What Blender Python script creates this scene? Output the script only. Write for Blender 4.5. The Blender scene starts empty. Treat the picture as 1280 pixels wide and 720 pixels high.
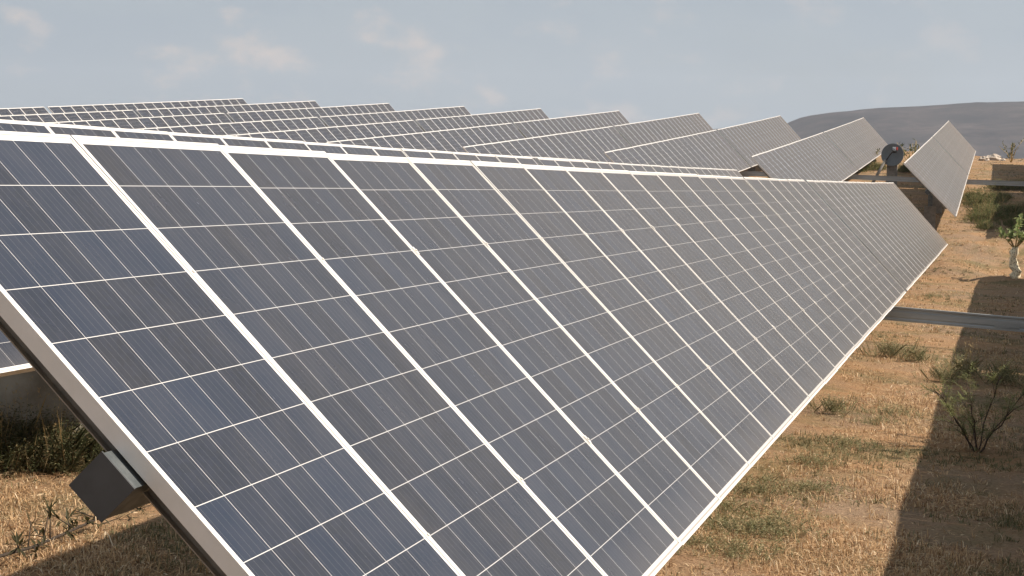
import bpy, bmesh, math, random
import numpy as np
from mathutils import Matrix, Vector, noise as mnoise

R = math.radians
scn = bpy.context.scene
col = scn.collection
random.seed(7)
rng = np.random.RandomState(11)

# ------------------------------------------------------------------ camera
CAMZ = 2.0
cam_d = bpy.data.cameras.new('camera')
cam = bpy.data.objects.new('camera', cam_d); col.objects.link(cam)
cam_d.sensor_fit = 'HORIZONTAL'; cam_d.sensor_width = 36.0
FPX = 2383.5
cam_d.lens = FPX / 1280 * 36
cam_d.clip_start = 0.05; cam_d.clip_end = 30000
M = Matrix(((0.968947, -0.039539, 0.244087, 0), (0.245884, 0.049741, -0.968022, 0),
            (0.026133, 0.997979, 0.057918, CAMZ), (0, 0, 0, 1)))
cam.matrix_world = M
scn.camera = cam

# ------------------------------------------------------------------ sky, sun, exposure
SUN_EL = 46.0            # degrees
SUN_AZ = 8.0             # degrees ahead of +X (towards +Y)
sd = Vector((math.cos(R(SUN_EL)) * math.cos(R(SUN_AZ)), math.cos(R(SUN_EL)) * math.sin(R(SUN_AZ)), math.sin(R(SUN_EL))))
world = bpy.data.worlds.new('World'); scn.world = world
world.use_nodes = True
wn = world.node_tree; wn.nodes.clear()
wo = wn.nodes.new('ShaderNodeOutputWorld'); wb = wn.nodes.new('ShaderNodeBackground')
sky = wn.nodes.new('ShaderNodeTexSky'); sky.sky_type = 'NISHITA'; sky.sun_disc = False
sky.sun_elevation = R(SUN_EL); sky.sun_rotation = math.atan2(sd.x, sd.y)
sky.air_density = 1.0; sky.dust_density = 4.0; sky.ozone_density = 1.5; sky.altitude = 300
wb.inputs['Strength'].default_value = 0.077
tc = wn.nodes.new('ShaderNodeTexCoord')
def wmap(sx, sz, lx):
    mp = wn.nodes.new('ShaderNodeMapping'); mp.inputs['Scale'].default_value = (sx, sx, sz)
    mp.inputs['Location'].default_value = (lx, 0.3, 0.1)
    wn.links.new(tc.outputs['Generated'], mp.inputs['Vector']); return mp
def wnoise(mp, scale, det, rough):
    n = wn.nodes.new('ShaderNodeTexNoise'); n.inputs['Scale'].default_value = scale
    n.inputs['Detail'].default_value = det; n.inputs['Roughness'].default_value = rough
    wn.links.new(mp.outputs[0], n.inputs['Vector']); return n
def wramp(src, p0, p1, v1=1.0):
    r = wn.nodes.new('ShaderNodeMapRange'); r.inputs['From Min'].default_value = p0; r.inputs['From Max'].default_value = p1
    r.inputs['To Max'].default_value = v1; r.interpolation_type = 'SMOOTHSTEP'
    wn.links.new(src, r.inputs['Value']); return r
def wmix(fac, a, colr):
    m = wn.nodes.new('ShaderNodeMix'); m.data_type = 'RGBA'
    wn.links.new(fac, m.inputs['Factor']); wn.links.new(a, m.inputs['A']); m.inputs['B'].default_value = (*colr, 1); return m
# a thin veil of grey cloud over the blue, then small warm cumulus puffs
VEIL = (3.45, 3.92, 4.35); PUFF = (6.0, 5.1, 4.6); GREY = (3.15, 3.65, 4.15)
veil = wramp(wnoise(wmap(1, 2.0, 0.0), 2.6, 4, .55).outputs['Fac'], 0.12, 0.5, .93)
m1 = wmix(veil.outputs[0], sky.outputs[0], VEIL)
gr = wramp(wnoise(wmap(1, 2.6, 4.0), 9.0, 6, .6).outputs['Fac'], 0.42, 0.66, .85)
m2 = wmix(gr.outputs[0], m1.outputs['Result'], GREY)
pf = wramp(wnoise(wmap(1, 1.7, 74.4), 24.0, 5, .55).outputs['Fac'], 0.52, 0.74, .95)
sx = wn.nodes.new('ShaderNodeSeparateXYZ'); wn.links.new(tc.outputs['Generated'], sx.inputs[0])
west = wn.nodes.new('ShaderNodeMapRange'); west.inputs['From Min'].default_value = -.42; west.inputs['From Max'].default_value = -.05
west.inputs['To Min'].default_value = 1.0; west.inputs['To Max'].default_value = .3; wn.links.new(sx.outputs[0], west.inputs['Value'])
pm = wn.nodes.new('ShaderNodeMath'); pm.operation = 'MULTIPLY'; wn.links.new(pf.outputs[0], pm.inputs[0]); wn.links.new(west.outputs[0], pm.inputs[1]); pf = pm
m3 = wmix(pf.outputs[0], m2.outputs['Result'], PUFF)
wn.links.new(m3.outputs['Result'], wb.inputs['Color'])
wn.links.new(wb.outputs[0], wo.inputs[0])

sun_d = bpy.data.lights.new('sun', 'SUN'); sun_d.energy = 4.8; sun_d.angle = R(0.6); sun_d.color = (1.0, .88, .75)
sun = bpy.data.objects.new('sun', sun_d); col.objects.link(sun)
sun.rotation_euler = sd.to_track_quat('Z', 'Y').to_euler(); sun.location = (20, 0, 30)

scn.view_settings.view_transform = 'Standard'; scn.view_settings.look = 'None'
scn.view_settings.gamma = 1.0; scn.view_settings.use_curve_mapping = False
scn.view_settings.exposure = 0.68
scn.cycles.use_denoising = True
scn.cycles.max_bounces = 6; scn.cycles.volume_bounces = 0

# ------------------------------------------------------------------ helpers
def ray(px, py):
    v = Vector(((px - 640) / FPX, -(py - 360) / FPX, -1.0))
    return (M.to_3x3() @ v)
def tag(o, label=None, cat=None, group=None, kind=None):
    if label: o['label'] = label
    if cat: o['category'] = cat
    if group: o['group'] = group
    if kind: o['kind'] = kind
    return o
def empty(name, loc=(0, 0, 0), rot=(0, 0, 0)):
    o = bpy.data.objects.new(name, None); o.location = loc; o.rotation_euler = rot
    o.empty_display_size = .3; col.objects.link(o); return o
def link(name, me, parent=None, loc=None, rot=None):
    o = bpy.data.objects.new(name, me); col.objects.link(o)
    if parent: o.parent = parent
    if loc is not None: o.location = loc
    if rot is not None: o.rotation_euler = rot
    return o
def to_mesh(name, bm, mats, smooth=False):
    me = bpy.data.meshes.new(name); bmesh.ops.recalc_face_normals(bm, faces=bm.faces[:])
    if smooth:
        for f in bm.faces: f.smooth = True
    bm.to_mesh(me); bm.free()
    for m in (mats if isinstance(mats, (list, tuple)) else [mats]): me.materials.append(m)
    return me
def box(bm, x0, x1, y0, y1, z0, z1, mat=0, xf=None):
    vs = [bm.verts.new(Vector(c) if xf is None else xf @ Vector(c)) for c in
          ((x0, y0, z0), (x1, y0, z0), (x1, y1, z0), (x0, y1, z0), (x0, y0, z1), (x1, y0, z1), (x1, y1, z1), (x0, y1, z1))]
    for q in ((0, 3, 2, 1), (4, 5, 6, 7), (0, 1, 5, 4), (1, 2, 6, 5), (2, 3, 7, 6), (3, 0, 4, 7)):
        f = bm.faces.new([vs[i] for i in q]); f.material_index = mat
    return vs
def bevel(bm, w, seg=1):
    bmesh.ops.bevel(bm, geom=bm.edges[:], offset=w, segments=seg, affect='EDGES', clamp_overlap=True)
def tube(bm, pts, radii, n=6, mat=0, cap=True):
    pts = [Vector(p) for p in pts]; rings = []
    for i, p in enumerate(pts):
        t = (pts[min(i + 1, len(pts) - 1)] - pts[max(i - 1, 0)]).normalized()
        a = t.orthogonal().normalized() if i == 0 else (a - t * a.dot(t)).normalized()
        b = t.cross(a); r = radii[i] if isinstance(radii, (list, tuple)) else radii
        rings.append([bm.verts.new(p + (a * math.cos(2 * math.pi * k / n) + b * math.sin(2 * math.pi * k / n)) * r) for k in range(n)])
    for i in range(len(rings) - 1):
        for k in range(n):
            f = bm.faces.new((rings[i][k], rings[i][(k + 1) % n], rings[i + 1][(k + 1) % n], rings[i + 1][k])); f.material_index = mat; f.smooth = True
    if cap:
        bm.faces.new(rings[0][::-1]).material_index = mat; bm.faces.new(rings[-1]).material_index = mat
def np_mesh(name, verts, faces, mats, colors=None, k=3):
    me = bpy.data.meshes.new(name); nv = len(verts); nf = len(faces)
    me.vertices.add(nv); me.vertices.foreach_set('co', np.asarray(verts, np.float32).ravel())
    me.loops.add(nf * k); me.loops.foreach_set('vertex_index', np.asarray(faces, np.int32).ravel())
    me.polygons.add(nf); me.polygons.foreach_set('loop_start', np.arange(0, nf * k, k, dtype=np.int32))
    me.polygons.foreach_set('loop_total', np.full(nf, k, np.int32))
    if colors is not None:
        ca = me.color_attributes.new('tint', 'FLOAT_COLOR', 'POINT')
        ca.data.foreach_set('color', np.c_[colors, np.ones(nv)].astype(np.float32).ravel())
    me.update(calc_edges=True)
    me.materials.append(mats); return me

# ------------------------------------------------------------------ node helpers
class NT:
    def __init__(s, name):
        s.m = bpy.data.materials.new(name); s.m.use_nodes = True; s.t = s.m.node_tree; s.t.nodes.clear()
        s.out = s.t.nodes.new('ShaderNodeOutputMaterial'); s.b = s.t.nodes.new('ShaderNodeBsdfPrincipled')
        s.t.links.new(s.b.outputs[0], s.out.inputs[0])
    def n(s, typ, **kw):
        nd = s.t.nodes.new(typ)
        for k, v in kw.items(): setattr(nd, k, v)
        return nd
    def set(s, sock, v):
        if hasattr(v, 'is_linked'): s.t.links.new(v, sock)
        elif isinstance(v, (tuple, list)) and len(v) == 3 and sock.type == 'RGBA': sock.default_value = (*v, 1)
        else: sock.default_value = v
    def math(s, op, a, b=None, c=None):
        nd = s.n('ShaderNodeMath', operation=op); s.set(nd.inputs[0], a)
        if b is not None: s.set(nd.inputs[1], b)
        if c is not None: s.set(nd.inputs[2], c)
        return nd.outputs[0]
    def mix(s, f, a, b, mode='MIX'):
        nd = s.n('ShaderNodeMix', data_type='RGBA', blend_type=mode); s.set(nd.inputs['Factor'], f); s.set(nd.inputs['A'], a); s.set(nd.inputs['B'], b)
        return nd.outputs['Result']
    def noise(s, vec, scale, det=4, rough=.55, dist=0):
        nd = s.n('ShaderNodeTexNoise'); nd.inputs['Scale'].default_value = scale; nd.inputs['Detail'].default_value = det
        nd.inputs['Roughness'].default_value = rough; nd.inputs['Distortion'].default_value = dist
        if vec is not None: s.t.links.new(vec, nd.inputs['Vector'])
        return nd.outputs['Fac']
    def mr(s, v, a, b, c=0., d=1.):
        nd = s.n('ShaderNodeMapRange'); s.set(nd.inputs[0], v)
        for i, x in enumerate((a, b, c, d)): nd.inputs[i + 1].default_value = x
        return nd.outputs[0]
    def obj(s): return s.n('ShaderNodeTexCoord').outputs['Object']
    def rnd(s): return s.n('ShaderNodeObjectInfo').outputs['Random']
    def bump(s, h, strength, dist):
        nd = s.n('ShaderNodeBump'); nd.inputs['Strength'].default_value = strength; nd.inputs['Distance'].default_value = dist
        s.t.links.new(h, nd.inputs['Height']); s.t.links.new(nd.outputs[0], s.b.inputs['Normal'])
    def fin(s, color=None, rough=None, metal=None, spec=None):
        if color is not None: s.set(s.b.inputs['Base Color'], color)
        if rough is not None: s.set(s.b.inputs['Roughness'], rough)
        if metal is not None: s.set(s.b.inputs['Metallic'], metal)
        if spec is not None: s.set(s.b.inputs['Specular IOR Level'], spec)
        return s.m

# photovoltaic sheet: 6 x 12 polycrystalline cells on a white backsheet behind dusty glass
ML_ = 1.956
def mat_cells():
    s = NT('pv_cells'); co = s.obj(); sp = s.n('ShaderNodeSeparateXYZ'); s.t.links.new(co, sp.inputs[0])
    PX = .1588; PY = .1580
    cx = s.math('DIVIDE', s.math('ADD', sp.outputs[0], 3 * PX), PX); cy = s.math('DIVIDE', s.math('ADD', sp.outputs[1], 6 * PY), PY)
    fx = s.math('FRACT', cx); fy = s.math('FRACT', cy)
    ex = s.math('ABSOLUTE', s.math('SUBTRACT', fx, .5)); ey = s.math('ABSOLUTE', s.math('SUBTRACT', fy, .5))
    gx = s.math('GREATER_THAN', ex, .5 - .0010 / PX); gy = s.math('GREATER_THAN', ey, .5 - .0010 / PY)
    ox = s.math('GREATER_THAN', s.math('ABSOLUTE', sp.outputs[0]), 3 * PX - .001); oy = s.math('GREATER_THAN', s.math('ABSOLUTE', sp.outputs[1]), 6 * PY - .001)
    pass
    # busbars: five thin ribbons per cell running up the slope
    fb = s.math('FRACT', s.math('MULTIPLY', fx, 5)); bus = s.math('LESS_THAN', s.math('ABSOLUTE', s.math('SUBTRACT', fb, .5)), .0007 / PX * 5)
    wnz = s.n('ShaderNodeTexWhiteNoise', noise_dimensions='3D'); cb = s.n('ShaderNodeCombineXYZ')
    s.t.links.new(s.math('FLOOR', cx), cb.inputs[0]); s.t.links.new(s.math('FLOOR', cy), cb.inputs[1]); s.t.links.new(s.math('MULTIPLY', s.rnd(), 97.0), cb.inputs[2])
    s.t.links.new(cb.outputs[0], wnz.inputs['Vector'])
    vo = s.n('ShaderNodeTexVoronoi'); vo.inputs['Scale'].default_value = 55; s.t.links.new(co, vo.inputs['Vector'])
    vsp = s.n('ShaderNodeSeparateColor'); s.t.links.new(vo.outputs['Color'], vsp.inputs[0])
    base = s.mix(wnz.outputs['Value'], (.008, .013, .024), (.013, .025, .050))
    base = s.mix(s.math('MULTIPLY', vsp.outputs[0], .35), base, (.018, .026, .052))
    base = s.mix(s.mr(s.rnd(), 0, 1, 0, .35), base, (.020, .021, .026))
    c = s.mix(s.math('MULTIPLY', bus, .5), base, (.14, .14, .15))
    c = s.mix(s.math('MAXIMUM', gx, gy), c, (.62, .61, .60)); c = s.mix(s.math('MAXIMUM', ox, oy), c, (.72, .71, .69))
    dust = s.mr(s.noise(co, 3.2, 6, .65), .3, .75, .03, .10)
    edge = s.mr(sp.outputs[1], -.94, -.80, .10, 0)          # grime gathers above the lower frame lip
    sp2 = s.noise(co, 60, 2, .5); spot = s.math('MULTIPLY', s.math('GREATER_THAN', sp2, .835), .5)
    dd = s.math('MINIMUM', s.math('ADD', dust, s.math('MAXIMUM', edge, 0)), 1)
    mp = s.n('ShaderNodeMapping'); mp.inputs['Scale'].default_value = (26, 1.3, 1); s.t.links.new(co, mp.inputs[0])
    streak = s.math('MULTIPLY', s.mr(s.noise(mp.outputs[0], 1.0, 3), .5, .8, 0, .09), s.rnd())
    dd = s.math('ADD', dd, streak)
    lipdirt = s.math('LESS_THAN', sp.outputs[1], -(ML_ / 2 - .0115 - .0065)); dd = s.math('MAXIMUM', dd, s.math('MULTIPLY', lipdirt, .8))
    c = s.mix(dd, c, (.30, .27, .24)); c = s.mix(spot, c, (.6, .58, .55))
    s.b.inputs['IOR'].default_value = 1.45
    s.b.inputs['Sheen Weight'].default_value = 1.0; s.b.inputs['Sheen Roughness'].default_value = .25; s.b.inputs['Sheen Tint'].default_value = (1, .80, .60, 1)
    return s.fin(c, s.mr(s.noise(co, 5, 4), .3, .7, .18, .30), 0.0, .13)

def mat_simple(name, c1, c2, scale, rough=.6, metal=0., det=5, bump=0., spec=.5, stretch=None, lo=.35, hi=.65):
    s = NT(name); v = s.obj()
    if stretch:
        mp = s.n('ShaderNodeMapping'); mp.inputs['Scale'].default_value = stretch; s.t.links.new(v, mp.inputs[0]); v = mp.outputs[0]
    nz = s.noise(v, scale, det, .6); f = s.mr(nz, lo, hi)
    if bump: s.bump(nz, bump, .01)
    return s.fin(s.mix(f, c1, c2), rough, metal, spec)

MAT = {}
MAT['cells'] = mat_cells()
MAT['back'] = mat_simple('white_backsheet', (.62, .62, .60), (.70, .69, .66), 6, .6)
MAT['alu'] = mat_simple('anodised_aluminium', (.66, .64, .60), (.73, .71, .68), 9, .45, .12, spec=.5)
MAT['galv'] = mat_simple('galvanised_steel', (.30, .325, .335), (.40, .42, .425), 3.5, .48, .35, stretch=(.35, 1, 4))
MAT['galv_dark'] = mat_simple('dull_galvanised_steel', (.10, .115, .12), (.17, .185, .19), 22, .5, .5, bump=.05)
MAT['rail'] = mat_simple('galvanised_rail_steel', (.20, .18, .155), (.30, .27, .23), 25, .5, .3)
MAT['rim_paint'] = mat_simple('dark_grey_paint', (.040, .043, .046), (.06, .064, .068), 9, .55)
MAT['disc_paint'] = mat_simple('grey_paint', (.13, .14, .145), (.16, .17, .175), 9, .5)
MAT['concrete'] = mat_simple('weathered_concrete', (.17, .155, .14), (.27, .25, .22), 11, .9, bump=.3)
MAT['rock'] = mat_simple('pale_limestone', (.33, .27, .22), (.52, .46, .39), 5, .9, bump=.5)
MAT['bark'] = mat_simple('dark_bark', (.035, .024, .017), (.085, .055, .038), 40, .9, bump=.3)
MAT['twig'] = mat_simple('dry_twig_bark', (.022, .016, .011), (.05, .034, .022), 60, .9)
MAT['cork'] = mat_simple('pale_corky_bark', (.20, .15, .08), (.85, .78, .58), 30, .85, bump=.6, lo=.36, hi=.50)
MAT['stalk'] = mat_simple('dry_stalk', (.38, .27, .12), (.52, .40, .20), 30, .8)
MAT['boulder'] = mat_simple('stained_stone', (.20, .175, .135), (.36, .33, .27), 3.2, .95, bump=.4, det=8)
MAT['red'] = mat_simple('red_glint', (.55, .05, .03), (.62, .08, .05), 30, .5)
MAT['white'] = mat_simple('white_glint', (.82, .82, .80), (.86, .86, .85), 30, .4)  # this and the red above colour the painted glint on the disc

def mat_leaf(name, c1, c2, trans=.35):
    s = NT(name); c = s.mix(s.rnd(), c1, c2); g = s.noise(s.obj(), 9, 3); c = s.mix(s.mr(g, .3, .7), c, tuple(x * .6 for x in c1))
    s.fin(c, .6, 0, .3)
    tr = s.n('ShaderNodeBsdfTranslucent'); s.set(tr.inputs[0], c); mx = s.n('ShaderNodeMixShader'); mx.inputs[0].default_value = trans
    s.t.links.new(s.b.outputs[0], mx.inputs[1]); s.t.links.new(tr.outputs[0], mx.inputs[2]); s.t.links.new(mx.outputs[0], s.out.inputs[0])
    return s.m
MAT['leaf_feather'] = mat_leaf('feathery_foliage', (.22, .235, .09), (.28, .28, .12))
MAT['leaf_big'] = mat_leaf('grey_green_leaf', (.24, .32, .11), (.36, .42, .19))
MAT['leaf_twig'] = mat_leaf('olive_leaf', (.06, .055, .02), (.09, .08, .03))
MAT['leaf_far'] = mat_leaf('olive_far_leaf', (.09, .11, .035), (.13, .14, .05))
def mat_tint(name, trans=.3):
    s = NT(name); a = s.n('ShaderNodeVertexColor', layer_name='tint'); s.fin(a.outputs[0], .75, 0, .25)
    tr = s.n('ShaderNodeBsdfTranslucent'); s.t.links.new(a.outputs[0], tr.inputs[0]); mx = s.n('ShaderNodeMixShader'); mx.inputs[0].default_value = trans
    s.t.links.new(s.b.outputs[0], mx.inputs[1]); s.t.links.new(tr.outputs[0], mx.inputs[2]); s.t.links.new(mx.outputs[0], s.out.inputs[0])
    return s.m
MAT['grass'] = mat_tint('dry_grass_blades'); MAT['weed'] = mat_tint('weed_leaves')

def mat_ground():
    s = NT('dry_ground'); v = s.n('ShaderNodeNewGeometry').outputs['Position']
    a = s.noise(v, .55, 5, .6); b = s.noise(v, 5.5, 6, .65); c = s.noise(v, 38, 5, .7, .6); d = s.noise(v, .9, 4, .6, .5)
    straw = s.mix(s.mr(c, .35, .68), (.19, .115, .062), (.47, .32, .185))
    straw = s.mix(s.mr(b, .35, .7), straw, (.33, .19, .098))
    soil = s.mix(s.mr(c, .3, .7), (.17, .12, .082), (.33, .24, .165))
    col_ = s.mix(s.mr(a, .42, .62, 0, .75), straw, soil)
    green = s.mix(s.mr(c, .3, .7), (.085, .08, .038), (.19, .165, .08))
    col_ = s.mix(s.mr(d, .50, .66, 0, .7), col_, green)
    h = s.math('ADD', s.math('MULTIPLY', c, .5), b); s.bump(h, .9, .06)
    return s.fin(col_, .95, 0, .1)
MAT['ground'] = mat_ground()
def mat_hill():
    s = NT('dry_forest_hill'); v = s.n('ShaderNodeNewGeometry').outputs['Position']
    mp = s.n('ShaderNodeMapping'); mp.inputs['Scale'].default_value = (1, 1, .35); s.t.links.new(v, mp.inputs[0])
    a = s.noise(mp.outputs[0], .010, 8, .65); b = s.noise(v, .045, 6, .7)
    c = s.mix(s.mr(a, .35, .65), (.024, .022, .024), (.085, .068, .064)); c = s.mix(s.mr(b, .4, .65, 0, .85), c, (.016, .015, .018))
    return s.fin(c, 1, 0, 0)
MAT['hill'] = mat_hill()

# ------------------------------------------------------------------ terrain
def sstep(a, b, x):
    t = min(1, max(0, (x - a) / (b - a))); return t * t * (3 - 2 * t)
def gbase(x, y):
    g1 = .046 * (min(8.5, max(-7.5, -(x + 1.75))))
    g2 = .66 + .0604 * (min(y, 101) - 51) + .0125 * max(-3, min(45, -(x + 1.7)))
    if y > 101: g2 -= .03 * (y - 101) if y < 400 else .03 * 299
    t = sstep(43.5, 51, y)
    return g1 * (1 - t) + g2 * t
def ground(x, y):
    d = math.hypot(x, y)
    a = 1.0 if d < 150 else .3
    n1 = mnoise.noise(Vector((x * .35, y * .35, 0))) * .035 + mnoise.noise(Vector((x * 1.3, y * 1.3, 5))) * .018
    if 41 < y < 56 and x > -2.5: n1 += (abs(mnoise.noise(Vector((x * .6, y * .6, 9)))) * .25 + mnoise.noise(Vector((x * 1.4, y * 1.4, 2))) * .07 + mnoise.noise(Vector((x * 2.6, y * 2.6, 7))) * .05) * sstep(41, 45, y) * sstep(56, 50, y)
    if 94 < y < 112: n1 += mnoise.noise(Vector((x * .35, y * .3, 3))) * .22
    return gbase(x, y) + n1 * a
def at(px, py):
    """world point where the view ray of a photograph pixel meets the terrain"""
    d = ray(px, py).normalized(); t = 4.0
    while t < 400:
        p = Vector((0, 0, CAMZ)) + d * t
        if p.z <= ground(p.x, p.y): return Vector((p.x, p.y, ground(p.x, p.y)))
        t += .05
    return p
xs = np.unique(np.r_[np.linspace(-4200, -200, 18), np.linspace(-200, -60, 15), np.linspace(-60, -14, 40), np.arange(-14, 8, .25), np.linspace(8, 40, 20), np.linspace(40, 200, 12), np.linspace(200, 4200, 18)])
ys = np.unique(np.r_[np.linspace(-900, -50, 10), np.linspace(-50, 0, 12), np.arange(0, 60, .25), np.arange(60, 116, .6), np.linspace(116, 400, 30), np.linspace(400, 4200, 20)])
V = [(x, y, ground(x, y)) for y in ys for x in xs]
nx = len(xs); ii, jj = np.meshgrid(np.arange(len(ys) - 1), np.arange(nx - 1), indexing='ij')
q = (ii * nx + jj).ravel(); F = np.stack([q, q + 1, q + nx + 1, q + nx], 1)
gme = np_mesh('ground', V, F, MAT['ground'], k=4)
gme.polygons.foreach_set('use_smooth', np.ones(len(F), bool))
tag(link('ground', gme), kind='structure')

# far ridge
def ridge():
    bm = bmesh.new(); D = 2600
    # crest line: bearing taken from the picture columns
    prof = [(-900, 250), (300, 235), (760, 178), (900, 160), (972, 158), (986, 150), (1002, 145), (1025, 141.5), (1060, 139.3), (1130, 136), (1200, 133), (1280, 130), (1500, 118), (1900, 112), (2600, 130), (4200, 200)]
    N = 420; K = 14; grid = []
    for i in range(N + 1):
        px = -900 + (4200 + 900) * i / N
        for a, b in zip(prof, prof[1:]):
            if a[0] <= px <= b[0]: py = a[1] + (b[1] - a[1]) * (px - a[0]) / (b[0] - a[0])
        ang = math.atan((px - 640) / FPX); brg = R(14.15) - ang
        hz = 237.5 - .0262 * (1245 - px)
        top = CAMZ + (hz - py) / FPX * D / max(.35, math.cos(ang)) * math.cos(ang)
        rowv = []
        for k in range(K + 1):
            t = k / K; s_ = t if t < .62 else .62 + (t - .62)
            dist = D - 900 + 1500 * t
            prof_z = sstep(0, .62, t) if t <= .62 else 1 - .35 * sstep(.62, 1, t)
            x = -math.sin(brg) * dist; y = math.cos(brg) * dist
            n = mnoise.fractal(Vector((x * .004, y * .004, 1)), 1, 2, 4) * 14 + mnoise.noise(Vector((x * .05, y * .05, 4))) * 3.0 + mnoise.noise(Vector((x * .012, y * .012, 8))) * 2
            z = -12 + (top + 12) * prof_z + n * (.15 + .85 * math.sin(math.pi * min(1, t / .62)) ) * .7
            rowv.append(bm.verts.new((x, y, z)))
        grid.append(rowv)
    for i in range(N):
        for k in range(K): bm.faces.new((grid[i][k], grid[i + 1][k], grid[i + 1][k + 1], grid[i][k + 1]))
    return to_mesh('hills', bm, MAT['hill'], True)
tag(link('hills', ridge()), kind='structure')

# ------------------------------------------------------------------ solar rows
TILT = math.atan2(.7016, .7126)
UV = Vector((.7126, 0, -.7016)); NV = Vector((.7016, 0, .7126))
MW, ML, P, GAP = 1.003, 1.956, 1.012, .34
HT = 1.33            # tube axis above ground
FRONT = .1006         # module face in front of the tube axis
NMOD = 21
LROW = 2 * NMOD * P + GAP
def sag(s):
    qd = s * (s - 42) / 400
    return -.009 * qd, -.0339 * qd, -.0226 * s / 20      # down-slope, away from the face, twist

def sheet_mesh():
    bm = bmesh.new(); vs = box(bm, -MW / 2 + .004, MW / 2 - .004, -ML / 2 + .004, ML / 2 - .004, -.0085, -.0022)
    bm.faces.ensure_lookup_table()
    for f in bm.faces: f.material_index = 1
    bm.faces[1].material_index = 0
    me = bpy.data.meshes.new('solar_module'); bm.to_mesh(me); bm.free()
    me.materials.append(MAT['cells']); me.materials.append(MAT['back']); return me
def frame_mesh():
    bm = bmesh.new(); w, l, d, lip = MW / 2, ML / 2, .038, .0115
    # L-section bars butted end to end: lip over the glass, web down the side, return flange below
    for sx in (-1, 1):
        a, b = sorted((sx * w, sx * (w - lip))); box(bm, a, b, -l, l, -.0022, 0.0)
        a, b = sorted((sx * w, sx * (w - .003))); box(bm, a, b, -l, l, -d, -.0022)
        a, b = sorted((sx * (w - .003), sx * (w - .028))); box(bm, a, b, -l, l, -d, -d + .002)
    for sy in (-1, 1):
        a, b = sorted((sy * l, sy * (l - lip))); box(bm, -w + lip, w - lip, a, b, -.0022, 0.0)
        a, b = sorted((sy * l, sy * (l - .003))); box(bm, -w + .003, w - .003, a, b, -d, -.0022)
    return to_mesh('module_frame', bm, MAT['alu'])
ME_SHEET, ME_FRAME = sheet_mesh(), frame_mesh()
def rail_mesh(clamps):
    bm = bmesh.new(); a, g, h = .66, .0535, .042
    box(bm, -.021, .021, -a, a, h - .0035, h)                                     # top flange runs through over the tube
    for y0, y1 in ((-a, -g), (g, a)):
        box(bm, -.021, -.018, y0, y1, 0, h - .0035); box(bm, .018, .021, y0, y1, 0, h - .0035)
        box(bm, -.042, -.021, y0, y1, 0, .003); box(bm, .021, .042, y0, y1, 0, .003)
    if clamps:
        for u in (-.47, .47):
            box(bm, -.0035, .0035, u - .02, u + .02, h, .0807, 1); box(bm, -.010, .010, u - .018, u + .018, .0807, .083, 1)
            tube(bm, [(0, u, .083), (0, u, .087)], .005, 6, 1)
    return to_mesh('mounting_rail', bm, [MAT['rail'], MAT['alu']])
ME_RAIL = rail_mesh(True); ME_RAIL_END = rail_mesh(False)
def post_mesh():
    bm = bmesh.new(); h = HT - .12; w, d, t = .06, .07, .006      # wide-flange pile
    q = h - .42
    box(bm, -w, w, -d, -d + t, q, h); box(bm, -w, w, d - t, d, q, h); box(bm, -t / 2, t / 2, -d + t, d - t, q, h)
    box(bm, -.16, .16, -.15, .15, -1.0, q - .002, 1)
    return to_mesh('support_post', bm, [MAT['galv_dark'], MAT['concrete']])
def bearing_mesh():
    bm = bmesh.new()
    box(bm, -.09, .09, -.05, .05, -.12, -.108)                      # cap plate
    n = 12; ro, ri = .087, .0735                                     # ring that carries the tube
    ring = [[bm.verts.new((r * math.cos(2 * math.pi * k / n), y, r * math.sin(2 * math.pi * k / n))) for k in range(n)] for r, y in ((ri, -.03), (ro, -.03), (ro, .03), (ri, .03))]
    for k in range(n):
        k2 = (k + 1) % n
        for a in range(4): bm.faces.new((ring[a][k], ring[a][k2], ring[(a + 1) % 4][k2], ring[(a + 1) % 4][k]))
    return to_mesh('bearing', bm, MAT['galv_dark'])
def arm_mesh():
    bm = bmesh.new(); L = HT - .40
    for s in (-1, 1):
        y0, y1 = sorted((s * .045, s * .053))
        vs = [bm.verts.new(c) for c in ((-.10, y0, .03), (.10, y0, .03), (.05, y0, -L - .03), (-.05, y0, -L - .03), (-.10, y1, .03), (.10, y1, .03), (.05, y1, -L - .03), (-.05, y1, -L - .03))]
        for qd in ((0, 1, 2, 3), (7, 6, 5, 4), (0, 4, 5, 1), (1, 5, 6, 2), (2, 6, 7, 3), (3, 7, 4, 0)): bm.faces.new([vs[i] for i in qd])
    tube(bm, [(0, -.07, -L), (0, .07, -L)], .018, 8)
    return to_mesh('drive_arm', bm, MAT['galv_dark'])
ME_POST, ME_BEAR, ME_ARM = post_mesh(), bearing_mesh(), arm_mesh()
def frame_at(s, du=0., dn=0.):
    """matrix of the module plane at distance s along the row; x along row, y up-slope, z out of the face"""
    su, sw, tw = sag(s)
    o = Vector((0, s, HT)) + UV * (su + du) - NV * sw
    B = Matrix((( 0, -UV.x, NV.x), (1, 0, 0), (0, -UV.z, NV.z))).to_4x4()
    return Matrix.Translation(o) @ B @ Matrix.Rotation(-tw, 4, 'X') @ Matrix.Translation((0, 0, dn))
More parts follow.
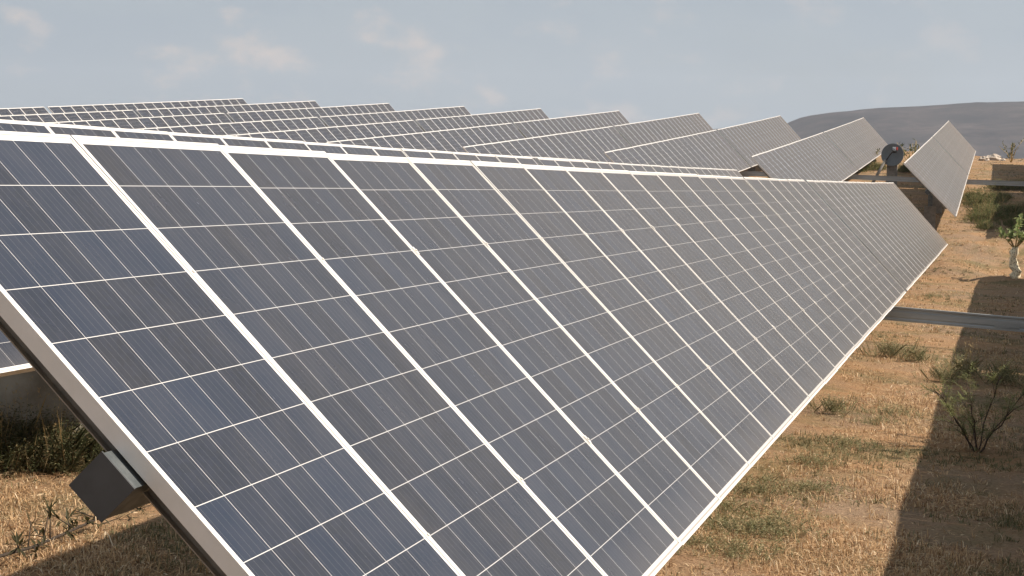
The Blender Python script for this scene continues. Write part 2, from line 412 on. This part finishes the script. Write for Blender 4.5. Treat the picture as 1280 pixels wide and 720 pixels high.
def tube_mesh():
    bm = bmesh.new(); h, t = .0505, .004; prev = None
    ss = [-.04] + list(np.linspace(1, LROW - 1, 16)) + [LROW + .1]
    B = [(-h, -h), (h, -h), (h, h), (-h, h)]; b = [(-h + t, -h + t), (h - t, -h + t), (h - t, h - t), (-h + t, h - t)]
    for i, s in enumerate(ss):
        mtx = frame_at(s); ring = [bm.verts.new(mtx @ Vector((0, y, z))) for y, z in B]
        if prev:
            for k in range(4): bm.faces.new((prev[k], prev[(k + 1) % 4], ring[(k + 1) % 4], ring[k]))
        else: bm.faces.new(ring)
        prev = ring
    bm.faces.new(prev)
    for s, e in ((-.04, 1),):                                       # end plate with a rolled edge
        mtx = frame_at(s)
        box(bm, -.006, -.0005, -.0535, .0535, -.0535, .0535, 1, mtx)
    return to_mesh('torque_tube', bm, [MAT['galv_dark'], MAT['rim_paint']])
ME_TUBE = tube_mesh()

def build_row():
    root = empty('solar_tracker_row')
    link('torque_tube', ME_TUBE, root)
    k = 0
    for half in range(2):
        for i in range(NMOD):
            s = (half * NMOD + i + .5) * P + half * GAP
            o = link('solar_module', ME_SHEET, root); m = frame_at(s, 0, FRONT)
            j = Matrix.Translation((random.gauss(0, .0012), random.gauss(0, .0015), random.gauss(0, .0008))) @ Matrix.Rotation(random.gauss(0, .0016), 4, 'X') @ Matrix.Rotation(random.gauss(0, .0016), 4, 'Y')
            o.matrix_local = m @ j
            link('module_frame', ME_FRAME, o)
        for i in range(NMOD + 1):
            s = (half * NMOD + i) * P + half * GAP
            if i == 0: s += .085
            if i == NMOD: s -= .085
            o = link('mounting_rail', ME_RAIL if 0 < i < NMOD else ME_RAIL_END, root); o.matrix_local = frame_at(s, 0, .0202)
    for s in (2.55, 9.1, 15.7, 21.02, 27.6, 34.2, 40.8):
        su, sw, tw = sag(s); c = Vector((0, s, HT)) + UV * su - NV * sw
        link('support_post', ME_POST, root, (c.x, s, c.z - HT)); link('bearing', ME_BEAR, root, c)
    s = NMOD * P + GAP / 2; su, sw, tw = sag(s)
    link('drive_arm', ME_ARM, root, Vector((0, s, HT)) + UV * su - NV * sw)
    return root
def copy_tree(o, parent=None):
    c = o.copy(); col.objects.link(c)
    if parent: c.parent = parent
    for ch in list(o.children): copy_tree(ch, c)
    return c
proto = build_row()
TOPX = -.978 * UV.x + FRONT * NV.x      # top edge relative to the tube
TOPZ = -.978 * UV.z + FRONT * NV.z
SLOPE = math.atan(.0604)
RG = 'rows of tilted solar panels'
ROWS = []
X1 = -2.4276 - TOPX; Y1 = 3.699
Z1 = CAMZ + .0841 - TOPZ - HT
# near field: rows from right to left
near = [(X1 + 3.95 - .24, 1.2, Z1 - .19, 'solar panel row just beyond the right edge, its shadow lying on the dry grass'),
        (X1, Y1, Z1, 'large nearest solar panel row that fills the foreground, square tube end sticking out at left'),
        (X1 - 3.92, Y1 + 1.15, Z1 + .222, 'solar panel row directly behind the large foreground row, seen as a thin strip above it'),
        (X1 - 7.84, Y1 + 1.95, Z1 + .385, 'solar row behind the thin strip row, only a sliver of white top edge showing')]
for i, (x, y, z, lab) in enumerate(near):
    o = proto if i == 1 else (None)
    ROWS.append((o, x, y, z, 0.0, lab))
zt = [.66, .74, .76, .82, .87, .91, .96, 1.05, 1.11, 1.17]
far_lab = ['rightmost visible distant solar row, steep narrow rhombus right of the dark disc',
           'distant solar row ending just left of the dark round disc',
           'distant solar row whose far corner meets the left end of the hill ridge',
           'third distant solar row left of the dark disc, standing against sky',
           'fourth distant solar row left of the dark disc, against plain sky',
           'fifth distant solar row left of the dark disc, in the middle of the skyline',
           'sixth distant solar row left of the dark disc, left of the middle of the skyline',
           'solar row third from the back of the field, at left on the skyline',
           'distant solar row second from the back of the field, at left on the skyline',
           'backmost solar row, highest on the skyline at far left with a gap in its panels']
ROWS.append((None, -2.38 + 4.03 - TOPX, 51.5, CAMZ + .62 - TOPZ - HT, SLOPE, 'distant solar row just beyond the right edge, casting the shadow on the far slope'))
for i in range(10):
    ROWS.append((None, -2.38 - 4.03 * i - TOPX, 51.5, CAMZ + zt[i] - TOPZ - HT, SLOPE, far_lab[i]))
placed = []
for (o, x, y, z, sl, lab) in ROWS:
    if o is None: o = copy_tree(proto)
    o.location = (x, y, z); o.rotation_euler = (sl, 0, -.0056 if y == 1.2 else 0)
    tag(o, lab, 'solar row', RG); placed.append(o)
    if sl:
        for ch in o.children:
            if ch.name.startswith('support_post'): ch.rotation_euler = (-sl, 0, 0)

# linkage beams joining the rows at their middles
def beam(pts, name, lab):
    bm = bmesh.new()
    sec = [(-.030, -.09), (.030, -.09), (.030, .09), (-.030, .09)]
    # ribbed side: front face (towards -y) has two shallow channels
    sec = [(-.034, -.092), (.034, -.092), (.034, .092), (-.034, .092), (-.034, .072), (-.020, .062), (-.020, .040), (-.030, .030), (-.030, -.035), (-.024, -.042), (-.024, -.055), (-.034, -.066)]
    prev = None
    for p in pts:
        ring = [bm.verts.new((p[0], p[1] + a, p[2] + b)) for a, b in sec]
        if prev:
            for k in range(len(sec)): bm.faces.new((prev[k], prev[(k + 1) % len(sec)], ring[(k + 1) % len(sec)], ring[k]))
        else: bm.faces.new(ring)
        prev = ring
    bm.faces.new(prev)
    root = link(name, to_mesh(name, bm, MAT['galv'])); tag(root, lab, 'steel beam', 'linkage beams joining the solar rows')
    return root
YG = NMOD * P + GAP / 2
b1 = beam([(X1 + 3.95 + .3, Y1 + YG, Z1 - .19 + .40), (X1 + 1.8, Y1 + YG, Z1 + .40 - .085), (X1, Y1 + YG, Z1 + .40), (X1 - 3.92, Y1 + YG + .6, Z1 + .19 + .4), (X1 - 7.84, Y1 + YG + 1.2, Z1 + .355 + .4)],
          'linkage_beam', 'grey ribbed steel beam low over the dry grass right of the large foreground row')
yb = 51.5 + YG * math.cos(SLOPE); zb = YG * math.sin(SLOPE)
b2 = beam([(-2.38 + 4.03 - 4.03 * i - TOPX, yb, CAMZ + (.62 if i == 0 else zt[i - 1]) - TOPZ - HT + zb + .42) for i in range(11)],
          'linkage_beam', 'distant grey steel beam in front of the dark round disc, passing behind the rightmost visible row')
# joints: splice plates with bolts on the near beam
def splice(parent, x, y, z):
    bm = bmesh.new(); box(bm, x - .16, x + .16, y - .0385, y - .0345, z - .058, z + .032)
    for i in range(4):
        for k in range(2):
            cx_, cz_ = x - .12 + i * .08, z - .035 + k * .045
            tube(bm, [(cx_, y - .0385, cz_), (cx_, y - .050, cz_)], .011, 6)
    link('splice_plate', to_mesh('splice_plate', bm, MAT['galv']), parent)
splice(b1, X1 + 2.0, Y1 + YG, Z1 + .40 - .094)

# ------------------------------------------------------------------ the dark disc on its stand
def disc():
    yd = yb + 1.6; d = ray(1115.5, 193.5); c = Vector((0, 0, CAMZ)) + d * (yd / d.y)
    gz = ground(c.x, c.y); root = empty('disc_reflector', (c.x, c.y, gz)); H = c.z - gz
    tag(root, 'dark grey round disc on a post with diagonal strut, between two distant rows', 'disc')
    face = Matrix.Translation((0, 0, H)) @ Matrix.Rotation(R(-12), 4, 'Z') @ Matrix.Rotation(R(84), 4, 'X')
    bm = bmesh.new(); n = 40; rr = [(0, -.10), (.12, -.092), (.25, -.062), (.36, -.022), (.42, .0), (.437, .006), (.437, -.014), (.36, -.045), (.25, -.085), (0, -.125)]; prev = None
    for r, z in rr:
        ring = [bm.verts.new(face @ Vector((max(r, .002) * math.cos(2 * math.pi * k / n), max(r, .002) * math.sin(2 * math.pi * k / n), z))) for k in range(n)]
        if prev:
            for k in range(n): bm.faces.new((prev[k], prev[(k + 1) % n], ring[(k + 1) % n], ring[k]))
        prev = ring
    link('reflector', to_mesh('reflector', bm, MAT['disc_paint'], True), root)
    bm = bmesh.new(); box(bm, -.20, .20, -.02 + .14, .26, -.5, H - .30); bevel(bm, .012)
    link('post', to_mesh('post', bm, MAT['concrete']), root)
    bm = bmesh.new(); a = Vector((-.80, -.02, -.15)); b = Vector((-.24, -.02, H - .20))
    tube(bm, [a, b], .075, 4); link('brace', to_mesh('brace', bm, MAT['concrete']), root)
    bm = bmesh.new(); tube(bm, [face @ Vector((-.27, -.30, .0)), face @ Vector((-.05, -.02, .16)), face @ Vector((.15, .16, .30))], .02, 6)
    arm = link('feed_arm', to_mesh('feed_arm', bm, MAT['bark']), root)
    bm = bmesh.new(); tube(bm, [face @ Vector((.13, .12, .22)), face @ Vector((.17, .19, .31))], [.11, .10], 14)
    rec = link('receiver', to_mesh('receiver', bm, MAT['rim_paint'], False), root)
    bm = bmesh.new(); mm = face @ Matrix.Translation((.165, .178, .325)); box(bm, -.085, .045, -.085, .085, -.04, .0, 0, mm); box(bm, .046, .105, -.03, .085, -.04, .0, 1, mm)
    link('glint_plate', to_mesh('glint_plate', bm, [MAT['white'], MAT['red']]), rec)  # plate coloured white with a red edge to stand for a sun glint
disc()

# ------------------------------------------------------------------ plants
def leaf_cards(bm, c, d, l, w, up=Vector((0, 0, 1)), mat=0, fold=.2):
    d = d.normalized(); s = d.cross(up)
    if s.length < .05: s = d.orthogonal()
    s.normalize(); nn = s.cross(d)
    a = bm.verts.new(c); b = bm.verts.new(c + d * l * .45 + s * w * .5 + nn * w * fold); e = bm.verts.new(c + d * l); f = bm.verts.new(c + d * l * .45 - s * w * .5 + nn * w * fold)
    m_ = bm.verts.new(c + d * l * .5)
    for t in ((a, m_, b), (b, m_, e), (e, m_, f), (f, m_, a)): bm.faces.new(t).material_index = mat
def rv(k=1.): return Vector((random.uniform(-1, 1), random.uniform(-1, 1), random.uniform(-1, 1))) * k

def feathery_shrub(loc, H, W, nst, label, group=None, dens=1.0):
    root = empty('feathery_shrub', loc); tag(root, label, 'shrub', group)
    st = bmesh.new(); fo = bmesh.new()
    def feather(p, d, L):
        d = d.normalized(); side = d.cross(Vector((0, 0, 1)));
        if side.length < .1: side = d.orthogonal()
        side.normalize()
        n = int(L / .016)
        tube(fo, [p, p + d * L], .0012, 3, cap=False)
        for i in range(n):
            q_ = p + d * L * (i + .5) / n
            for sg in (-1, 1):
                leaf_cards(fo, q_, (side * sg + d * .5 + rv(.35)), random.uniform(.028, .05), .008)
    for i in range(nst):
        a = 2 * math.pi * i / nst + random.uniform(-.5, .5); r = W / 2 * random.uniform(.45, 1.0); h = H * random.uniform(.65, 1.0)
        end = Vector((math.cos(a) * r, math.sin(a) * r, h)); p0 = Vector((math.cos(a) * .008, math.sin(a) * .008, -.03)); pts = [p0]
        mid = Vector((end.x * .42, end.y * .42, h * .52)); N = 8
        for k in range(1, N + 1):
            t = k / N; pts.append(p0.lerp(mid, t).lerp(mid.lerp(end, t), t) + rv(.012))
        tube(st, pts, [.007 * (1 - .85 * k / N) + .001 for k in range(N + 1)], 5)
        for k in range(2, N + 1):
            for _ in range(max(1, int(random.uniform(2, 4.5) * dens))):
                b0 = pts[k - 1].lerp(pts[k], random.random()); d = (pts[k] - pts[k - 1]).normalized() + rv(.8) + Vector((0, 0, .25))
                L = random.uniform(.07, .2) * H / .8
                tube(st, [b0, b0 + d.normalized() * L], [.003, .0012], 3)
                for m_ in range(random.randint(2, 5)):
                    feather(b0 + d.normalized() * L * random.uniform(.35, 1), d + rv(.9), random.uniform(.05, .11))
    link('stem', to_mesh('stem', st, MAT['bark']), root); link('foliage', to_mesh('foliage', fo, MAT['leaf_feather']), root)
    return root
p = at(1221, 565)
feathery_shrub(p, .68, 1.35, 7, 'thin feathery green shrub with dark forked stems at the edge of the right-hand shadow', None, .6)

def weed_mesh(name, n, H, W, greens, leafw=.012, leafl=.06, stalks=3):
    vs, fs, cs = [], [], []
    def add(c, d, l, w, colr):
        d = np.array(d); d /= np.linalg.norm(d); s_ = np.cross(d, [0, 0, 1.]); s_ /= max(1e-3, np.linalg.norm(s_)); s_ = s_ * math.cos(1) + np.cross(d, s_) * random.uniform(-.8, .8)
        i0 = len(vs); vs.extend([c, c + d * l * .5 + s_ * w * .5, c + d * l + np.array([0, 0, -.15 * l]), c + d * l * .5 - s_ * w * .5]); fs.extend([(i0, i0 + 1, i0 + 2), (i0, i0 + 2, i0 + 3)]); cs.extend([colr] * 4)
    for i in range(n):
        a = random.uniform(0, 2 * math.pi); r = abs(random.gauss(0, .42)) * W / 2; h = H * random.uniform(.3, 1) * max(.25, 1 - (r / (W / 2)) ** 2 * .6)
        base = np.array([math.cos(a) * r, math.sin(a) * r, 0]); top = base + np.array([random.gauss(0, .35) * h, random.gauss(0, .35) * h, h])
        g0 = np.array(random.choice(greens)) * random.uniform(.75, 1.25)
        add(base, top - base, np.linalg.norm(top - base), .0035, g0 * .9)
        for k in range(random.randint(8, 15)):
            c = base + (top - base) * random.uniform(.25, 1); add(c, [random.gauss(0, 1), random.gauss(0, 1), random.uniform(.0, 1.0)], leafl * random.uniform(.5, 1.2), leafw * random.uniform(.6, 1.3), g0 * random.uniform(.8, 1.2))
    for i in range(stalks):
        a = random.uniform(0, 6.28); r = random.uniform(0, .4) * W; base = np.array([math.cos(a) * r, math.sin(a) * r, 0]); st = np.array([.42, .31, .15])
        top = base + np.array([random.gauss(0, .12), random.gauss(0, .12), 1]) * H * random.uniform(1.0, 1.5); add(base, top - base, np.linalg.norm(top - base), .007, st)
        for k in range(6): add(top - (top - base) * random.uniform(0, .25), [random.gauss(0, .5), random.gauss(0, .5), 1], .04, .008, st * 1.1)
    return np_mesh(name, np.array(vs), np.array(fs), MAT['weed'], np.clip(np.array(cs), 0, 1))
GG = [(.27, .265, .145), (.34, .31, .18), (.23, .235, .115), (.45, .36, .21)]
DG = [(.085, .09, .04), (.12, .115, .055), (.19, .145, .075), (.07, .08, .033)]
W1 = [weed_mesh('weed_clump', 190, .30, 1.0, GG, .008, .032, stalks=5) for _ in range(3)]
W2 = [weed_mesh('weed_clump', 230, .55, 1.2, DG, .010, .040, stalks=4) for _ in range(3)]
W3 = [weed_mesh('weed_clump', 130, .12, 1.0, GG, .006, .024, stalks=1) for _ in range(3)]
def weed(px, py, me, sc, label, group):
    p = at(px, py) if not isinstance(px, Vector) else px
    o = link('weed_clump', me, None, p, (0, 0, random.uniform(0, 6.28))); o.scale = (sc, sc, sc * random.uniform(.85, 1.15)); tag(o, label, 'weeds', group); return o
g_ = 'weed clumps on the sunlit and shaded dry grass'
weed(1112, 447, W1[0], 1.0, 'grey green weed clump just below the near steel beam, beside the panel edge', g_)
weed(1145, 452, W1[1], .75, 'lower grey green weed clump right of the clump under the beam', g_)
weed(1040, 518, W1[2], .75, 'grey green weed clump against the lower edge of the foreground panels', g_)
weed(1205, 470, W1[1], 1.0, 'tall weed clump in the shadow behind the feathery shrub', g_)
weed(1255, 482, W1[2], 1.05, 'dark weed clump in the shadow at the right edge behind the shrub', g_)
weed(1178, 478, W1[0], .7, 'small weed clump on the shadow edge left of the feathery shrub', g_)
weed(905, 640, W3[0], .9, 'low greenish weed patch close to the bottom panel corner', g_)
weed(965, 655, W3[1], .9, 'low greenish weed patch on the bottom grass, nearest to the viewer', g_)
weed(960, 605, W3[2], .8, 'low greenish weed patch by the panel edge, above the nearest patches', g_)
weed(1060, 560, W3[0], .9, 'flat weed patch in the middle of the sunlit grass strip', g_)
weed(1160, 330, W1[1], .8, 'small olive weed clump by the far lower corner of the foreground row', g_)
weed(1165, 372, W3[1], 1.0, 'flat olive weed patch just above the near steel beam', g_)
g4 = 'low olive weeds along the lower edge of the foreground panels'
for i in range(16):
    py = random.uniform(478, 700); px = 1188 - (py - 305) * .895 + random.uniform(22, 120)
    weed(px, py, W3[i % 3], random.uniform(.5, .95), 'low olive weed on the sunlit grass along the lower edge of the foreground panels', g4)
g3 = 'scrubby weeds on the far slope'
W4 = [weed_mesh('weed_clump', 420, .55, 2.0, [(.17, .19, .075), (.12, .15, .055), (.15, .17, .06), (.30, .24, .12)], .014, .06, stalks=10) for _ in range(3)]
for i in range(30):
    px, py = random.uniform(1200, 1295), random.uniform(236, 288)
    if px < 1216 and py > 258: px += 24
    weed(px, py, W4[i % 3], random.uniform(.35, 1.0), 'scrubby weed on the far slope under the distant steel beam', g3)
for i, (px, py) in enumerate(((1062, 212), (1080, 214), (1098, 213), (1068, 216), (1130, 216))):
    weed(px, py, W4[i % 3], .8, 'yellowish weed on the far slope around the dark round disc', 'yellowish weeds around the dark disc')
g2 = 'dark weeds in the shade under the second row'
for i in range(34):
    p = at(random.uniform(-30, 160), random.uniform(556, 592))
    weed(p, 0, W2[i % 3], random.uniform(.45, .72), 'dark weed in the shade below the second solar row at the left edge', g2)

# rounded boulder in the shade behind the weeds
def boulder():
    p = at(38, 562); bm = bmesh.new(); bmesh.ops.create_icosphere(bm, subdivisions=5, radius=1)
    for v in bm.verts:
        q_ = v.co.copy(); k = 1 + .10 * mnoise.noise(q_ * 1.3 + Vector((4, 2, 0))) + .03 * mnoise.noise(q_ * 4) + .012 * mnoise.noise(q_ * 13)
        v.co = Vector((q_.x * .80, q_.y * .75, q_.z * .86 if q_.z > 0 else q_.z * .3)) * k
    o = link('boulder', to_mesh('boulder', bm, MAT['boulder'], True), None, p + Vector((-.1, .35, -.05))); tag(o, 'rounded grey brown boulder in the shade under the second row, behind dark weeds', 'rock')
boulder()

# plant with pale corky trunk at the right
def corky_plant(loc, H, label, trunk=True, s=1.0):
    root = empty('corky_plant', loc); tag(root, label, 'plant')
    tr = bmesh.new(); pts = [Vector((0, 0, -.05))]; hh = .68 * s
    for k in range(1, 17): pts.append(Vector((math.sin(k * .5) * .03 * s - .05 * s * k / 16, math.cos(k * .9) * .015 * s, hh * k / 16)))
    tube(tr, pts, [(.100 + .012 * math.sin(k * 1.1) - .0015 * k) * s for k in range(17)], 14)
    for v in tr.verts:
        c_ = Vector((0, 0, v.co.z)); v.co = c_ + (v.co - c_) * (1 + .6 * mnoise.noise(v.co * 12 + Vector((3, 1, 0))))
    link('trunk', to_mesh('trunk', tr, MAT['cork']), root)
    st = bmesh.new(); lf = bmesh.new(); top = pts[-1]
    for i in range(9):
        a = i * .9 + .4; r = random.uniform(.08, .40) * s; e = top + Vector((math.cos(a) * r, math.sin(a) * r, random.uniform(.2, .95) * s * (H - hh) / .8))
        m_ = top.lerp(e, .5) + rv(.04 * s) + Vector((math.cos(a), math.sin(a), 0)) * .05 * s
        tube(st, [top + Vector((math.cos(a), math.sin(a), -.3)) * .04 * s, m_, e], [.016 * s, .012 * s, .006 * s], 5)
        for k in range(11):
            t = random.uniform(.45, 1.0); c = m_.lerp(e, (t - .45) / .55); leaf_cards(lf, c, rv() + Vector((0, 0, .55)), random.uniform(.13, .21) * s, random.uniform(.08, .12) * s)
    link('stem', to_mesh('stem', st, MAT['stalk']), root); link('leaf_cluster', to_mesh('leaf_cluster', lf, MAT['leaf_big']), root)
    return root
corky_plant(at(1268.5, 347), 1.45, 'plant with thick pale corky trunk and upright grey green leaves near the right edge')
def leafy_plant(loc, H, n, label, mat='leaf_far'):
    root = empty('leafy_bush', loc); tag(root, label, 'bush'); st = bmesh.new(); lf = bmesh.new()
    for i in range(n):
        a = 2 * math.pi * i / n + random.uniform(-.4, .4); r = H * random.uniform(.1, .5); e = Vector((math.cos(a) * r, math.sin(a) * r, H * random.uniform(.6, 1)))
        m_ = Vector((e.x * .4, e.y * .4, e.z * .5)) + rv(.05 * H); tube(st, [(0, 0, -.05), m_, e], [.016 * H, .011 * H, .006 * H], 5)
        for k in range(16):
            t = random.uniform(.25, 1); c = Vector((0, 0, 0)).lerp(m_, t * 2) if t < .5 else m_.lerp(e, t * 2 - 1)
            leaf_cards(lf, c + rv(.03 * H), rv() + Vector((0, 0, .4)), random.uniform(.08, .15) * H, random.uniform(.04, .07) * H)
    link('stem', to_mesh('stem', st, MAT['stalk']), root); link('foliage', to_mesh('foliage', lf, MAT[mat]), root); return root
leafy_plant(at(1264, 203), 1.25, 7, 'yellow green bush on the far crest beside the pale rocks')
leafy_plant(at(1140, 218), 1.5, 8, 'dark olive bush behind the disc, beside the rightmost visible row')
leafy_plant(at(1092, 212), 1.0, 6, 'sparse twiggy bush left of the dark round disc')

# rocks on the crest
for (px, py, s_, lab) in ((1230, 201, .24, 'pale rock at the left of the heap on the far crest'), (1243, 200, .30, 'largest pale rock in the middle of the heap on the far crest'), (1254, 201, .12, 'small pale rock right of the heap on the far crest'), (1237, 198, .17, 'pale rock lying atop the heap on the far crest')):
    p = at(px, py); bm = bmesh.new(); bmesh.ops.create_icosphere(bm, subdivisions=3, radius=s_)
    for v in bm.verts: v.co *= 1 + .35 * mnoise.noise(v.co * 2.2 / s_ + Vector((px, py, 0))); v.co.z *= .85; v.co.x *= 1.1
    o = link('rock', to_mesh('rock', bm, MAT['rock']), None, p + Vector((0, 0, s_ * .1))); tag(o, lab, 'rock', 'rocks on the far crest')

# fallen twig with leaves at lower left, lying on the straw
def twig():
    px = [(-40, 722), (0, 711), (40, 698), (80, 681), (120, 663), (160, 647), (200, 633), (230, 622)]
    pts = [at(a, b) + Vector((0, 0, .03 + .03 * abs(math.sin(i * 1.3)))) for i, (a, b) in enumerate(px)]
    root = empty('fallen_twig', pts[0]); tag(root, 'thin dark leafy twig on the straw at lower left, below the square tube end', 'twig')
    o = pts[0]; bm = bmesh.new(); tube(bm, [p_ - o for p_ in pts], [.008, .008, .0075, .007, .0065, .006, .005, .004], 6)
    lf = bmesh.new()
    for i in range(1, 7):
        for k in range(4):
            c = pts[i].lerp(pts[i + 1], random.random()) - o; d = Vector((random.gauss(0, .5), random.gauss(0, .5), random.uniform(-.1, .7))).normalized(); L = random.uniform(.06, .18)
            tube(bm, [c, c + d * L], [.004, .002], 4)
            for m_ in range(6): leaf_cards(lf, c + d * L * random.uniform(.4, 1), d * .6 + rv(.9), random.uniform(.05, .09), .018)
    link('stem', to_mesh('stem', bm, MAT['twig']), root); link('leaves', to_mesh('leaves', lf, MAT['leaf_twig']), root)
twig()

# ------------------------------------------------------------------ dry grass (stuff)
def grass():
    N = 800000
    # denser near the camera, thinning with distance; only ground the photograph can show or nearly so
    d = 7.5 * (60 / 7.5) ** rng.uniform(0, 1, N * 3) ** 1.15
    b = rng.uniform(-.09, .60, N * 3)                       # bearing left of +Y
    x = -np.sin(b) * d; y = np.cos(b) * d
    k2 = 90000; x[:k2] = rng.uniform(-4.5, 6, k2); y[:k2] = 44 + 62 * rng.uniform(0, 1, k2) ** 1.3; d[:k2] = 50
    ok = (x > -11) & (x < 5) & (y > 4) & (y < 106); x, y = x[ok][:N], y[ok][:N]; N = len(x)
    pn = np.array([mnoise.noise(Vector((a * .9, c * .9, 2))) for a, c in zip(x, y)])
    pg = np.array([mnoise.noise(Vector((a * .7, c * .7, 12))) for a, c in zip(x, y)])
    keep = rng.uniform(0, 1, N) < np.clip(.52 + 1.7 * pn, .10, 1); x, y, pn, pg = x[keep], y[keep], pn[keep], pg[keep]; N = len(x)
    z = np.array([ground(a, c) for a, c in zip(x, y)]) - .004
    # two thirds of the blades stand in tufts, the rest lies matted on the soil
    tuft = rng.uniform(0, 1, N) < .62; ti = rng.randint(0, N, max(1, N // 14))[rng.randint(0, N // 14, N)]
    x = np.where(tuft, x[ti] + rng.normal(0, .022, N), x); y = np.where(tuft, y[ti] + rng.normal(0, .022, N), y)
    pg = np.where(tuft, pg[ti], pg); tr_ = rng.uniform(0, 1, N)[ti]
    z = np.array([ground(a, c) for a, c in zip(x, y)]) - .004
    az = rng.uniform(0, 2 * np.pi, N); el = np.where(tuft, rng.normal(.95, .35, N), np.abs(rng.normal(.15, .3, N))); el = np.clip(el, .02, 1.5)
    L = rng.gamma(3, .012, N) + .018; dist = np.hypot(x, y); w = rng.uniform(.002, .0042, N) * (1 + dist / 22)
    fl = (~tuft) & (rng.uniform(0, 1, N) < .16); w = np.where(fl, rng.uniform(.008, .02, N), w); L = np.where(fl, rng.uniform(.02, .05, N), L)   # leaf litter
    dx, dy, dz = np.cos(az) * np.cos(el), np.sin(az) * np.cos(el), np.sin(el)
    sx, sy = -np.sin(az), np.cos(az)
    p0 = np.stack([x, y, z], 1); D = np.stack([dx, dy, dz], 1); S = np.stack([sx, sy, rng.uniform(-.5, .5, N)], 1)
    bend = np.stack([dx * .25, dy * .25, -np.abs(dz) * .35 - .0], 1)
    mid = p0 + D * L[:, None] * .55; tip = p0 + (D + bend) * L[:, None]; tip[:, 2] = np.maximum(tip[:, 2], z + .004); mid[:, 2] = np.maximum(mid[:, 2], z + .006)
    hw = S * w[:, None] * .5
    v = np.stack([p0 - hw, p0 + hw, mid + hw * .8, mid - hw * .8, tip], 1).reshape(-1, 3)
    i0 = np.arange(N) * 5; f = np.concatenate([np.stack([i0, i0 + 1, i0 + 2], 1), np.stack([i0, i0 + 2, i0 + 3], 1), np.stack([i0 + 3, i0 + 2, i0 + 4], 1)])
    pal = np.array([(.57, .40, .23), (.47, .31, .165), (.66, .51, .33), (.35, .215, .12), (.71, .59, .42), (.18, .11, .06)])
    c = pal[rng.choice(6, N, p=[.27, .25, .14, .19, .05, .10])]
    gm = np.where(tuft, tr_, rng.uniform(0, 1, N)) < np.clip(.16 + (pg - .03) * 2.2, .04, .85); gp = np.array([(.17, .155, .08), (.13, .13, .06), (.23, .19, .10)]); c[gm] = gp[rng.choice(3, gm.sum())]
    c = c * rng.uniform(.8, 1.15, N)[:, None]
    o = link('dry_grass', np_mesh('dry_grass', v, f, MAT['grass'], np.repeat(c, 5, 0))); tag(o, 'short dry straw coloured grass covering the ground between the rows', 'grass', kind='stuff')
grass()

# ------------------------------------------------------------------ haze
def haze():
    bm = bmesh.new(); box(bm, -4300, 4300, -1000, 4300, -30, 240)
    m = bpy.data.materials.new('haze'); m.use_nodes = True; t = m.node_tree; t.nodes.clear()
    o = t.nodes.new('ShaderNodeOutputMaterial'); v = t.nodes.new('ShaderNodeVolumePrincipled')
    v.inputs['Color'].default_value = (.80, .88, 1.0, 1); v.inputs['Density'].default_value = .00014; v.inputs['Anisotropy'].default_value = .2
    t.links.new(v.outputs[0], o.inputs['Volume'])
    tag(link('haze', to_mesh('haze', bm, m)), kind='stuff')
haze()
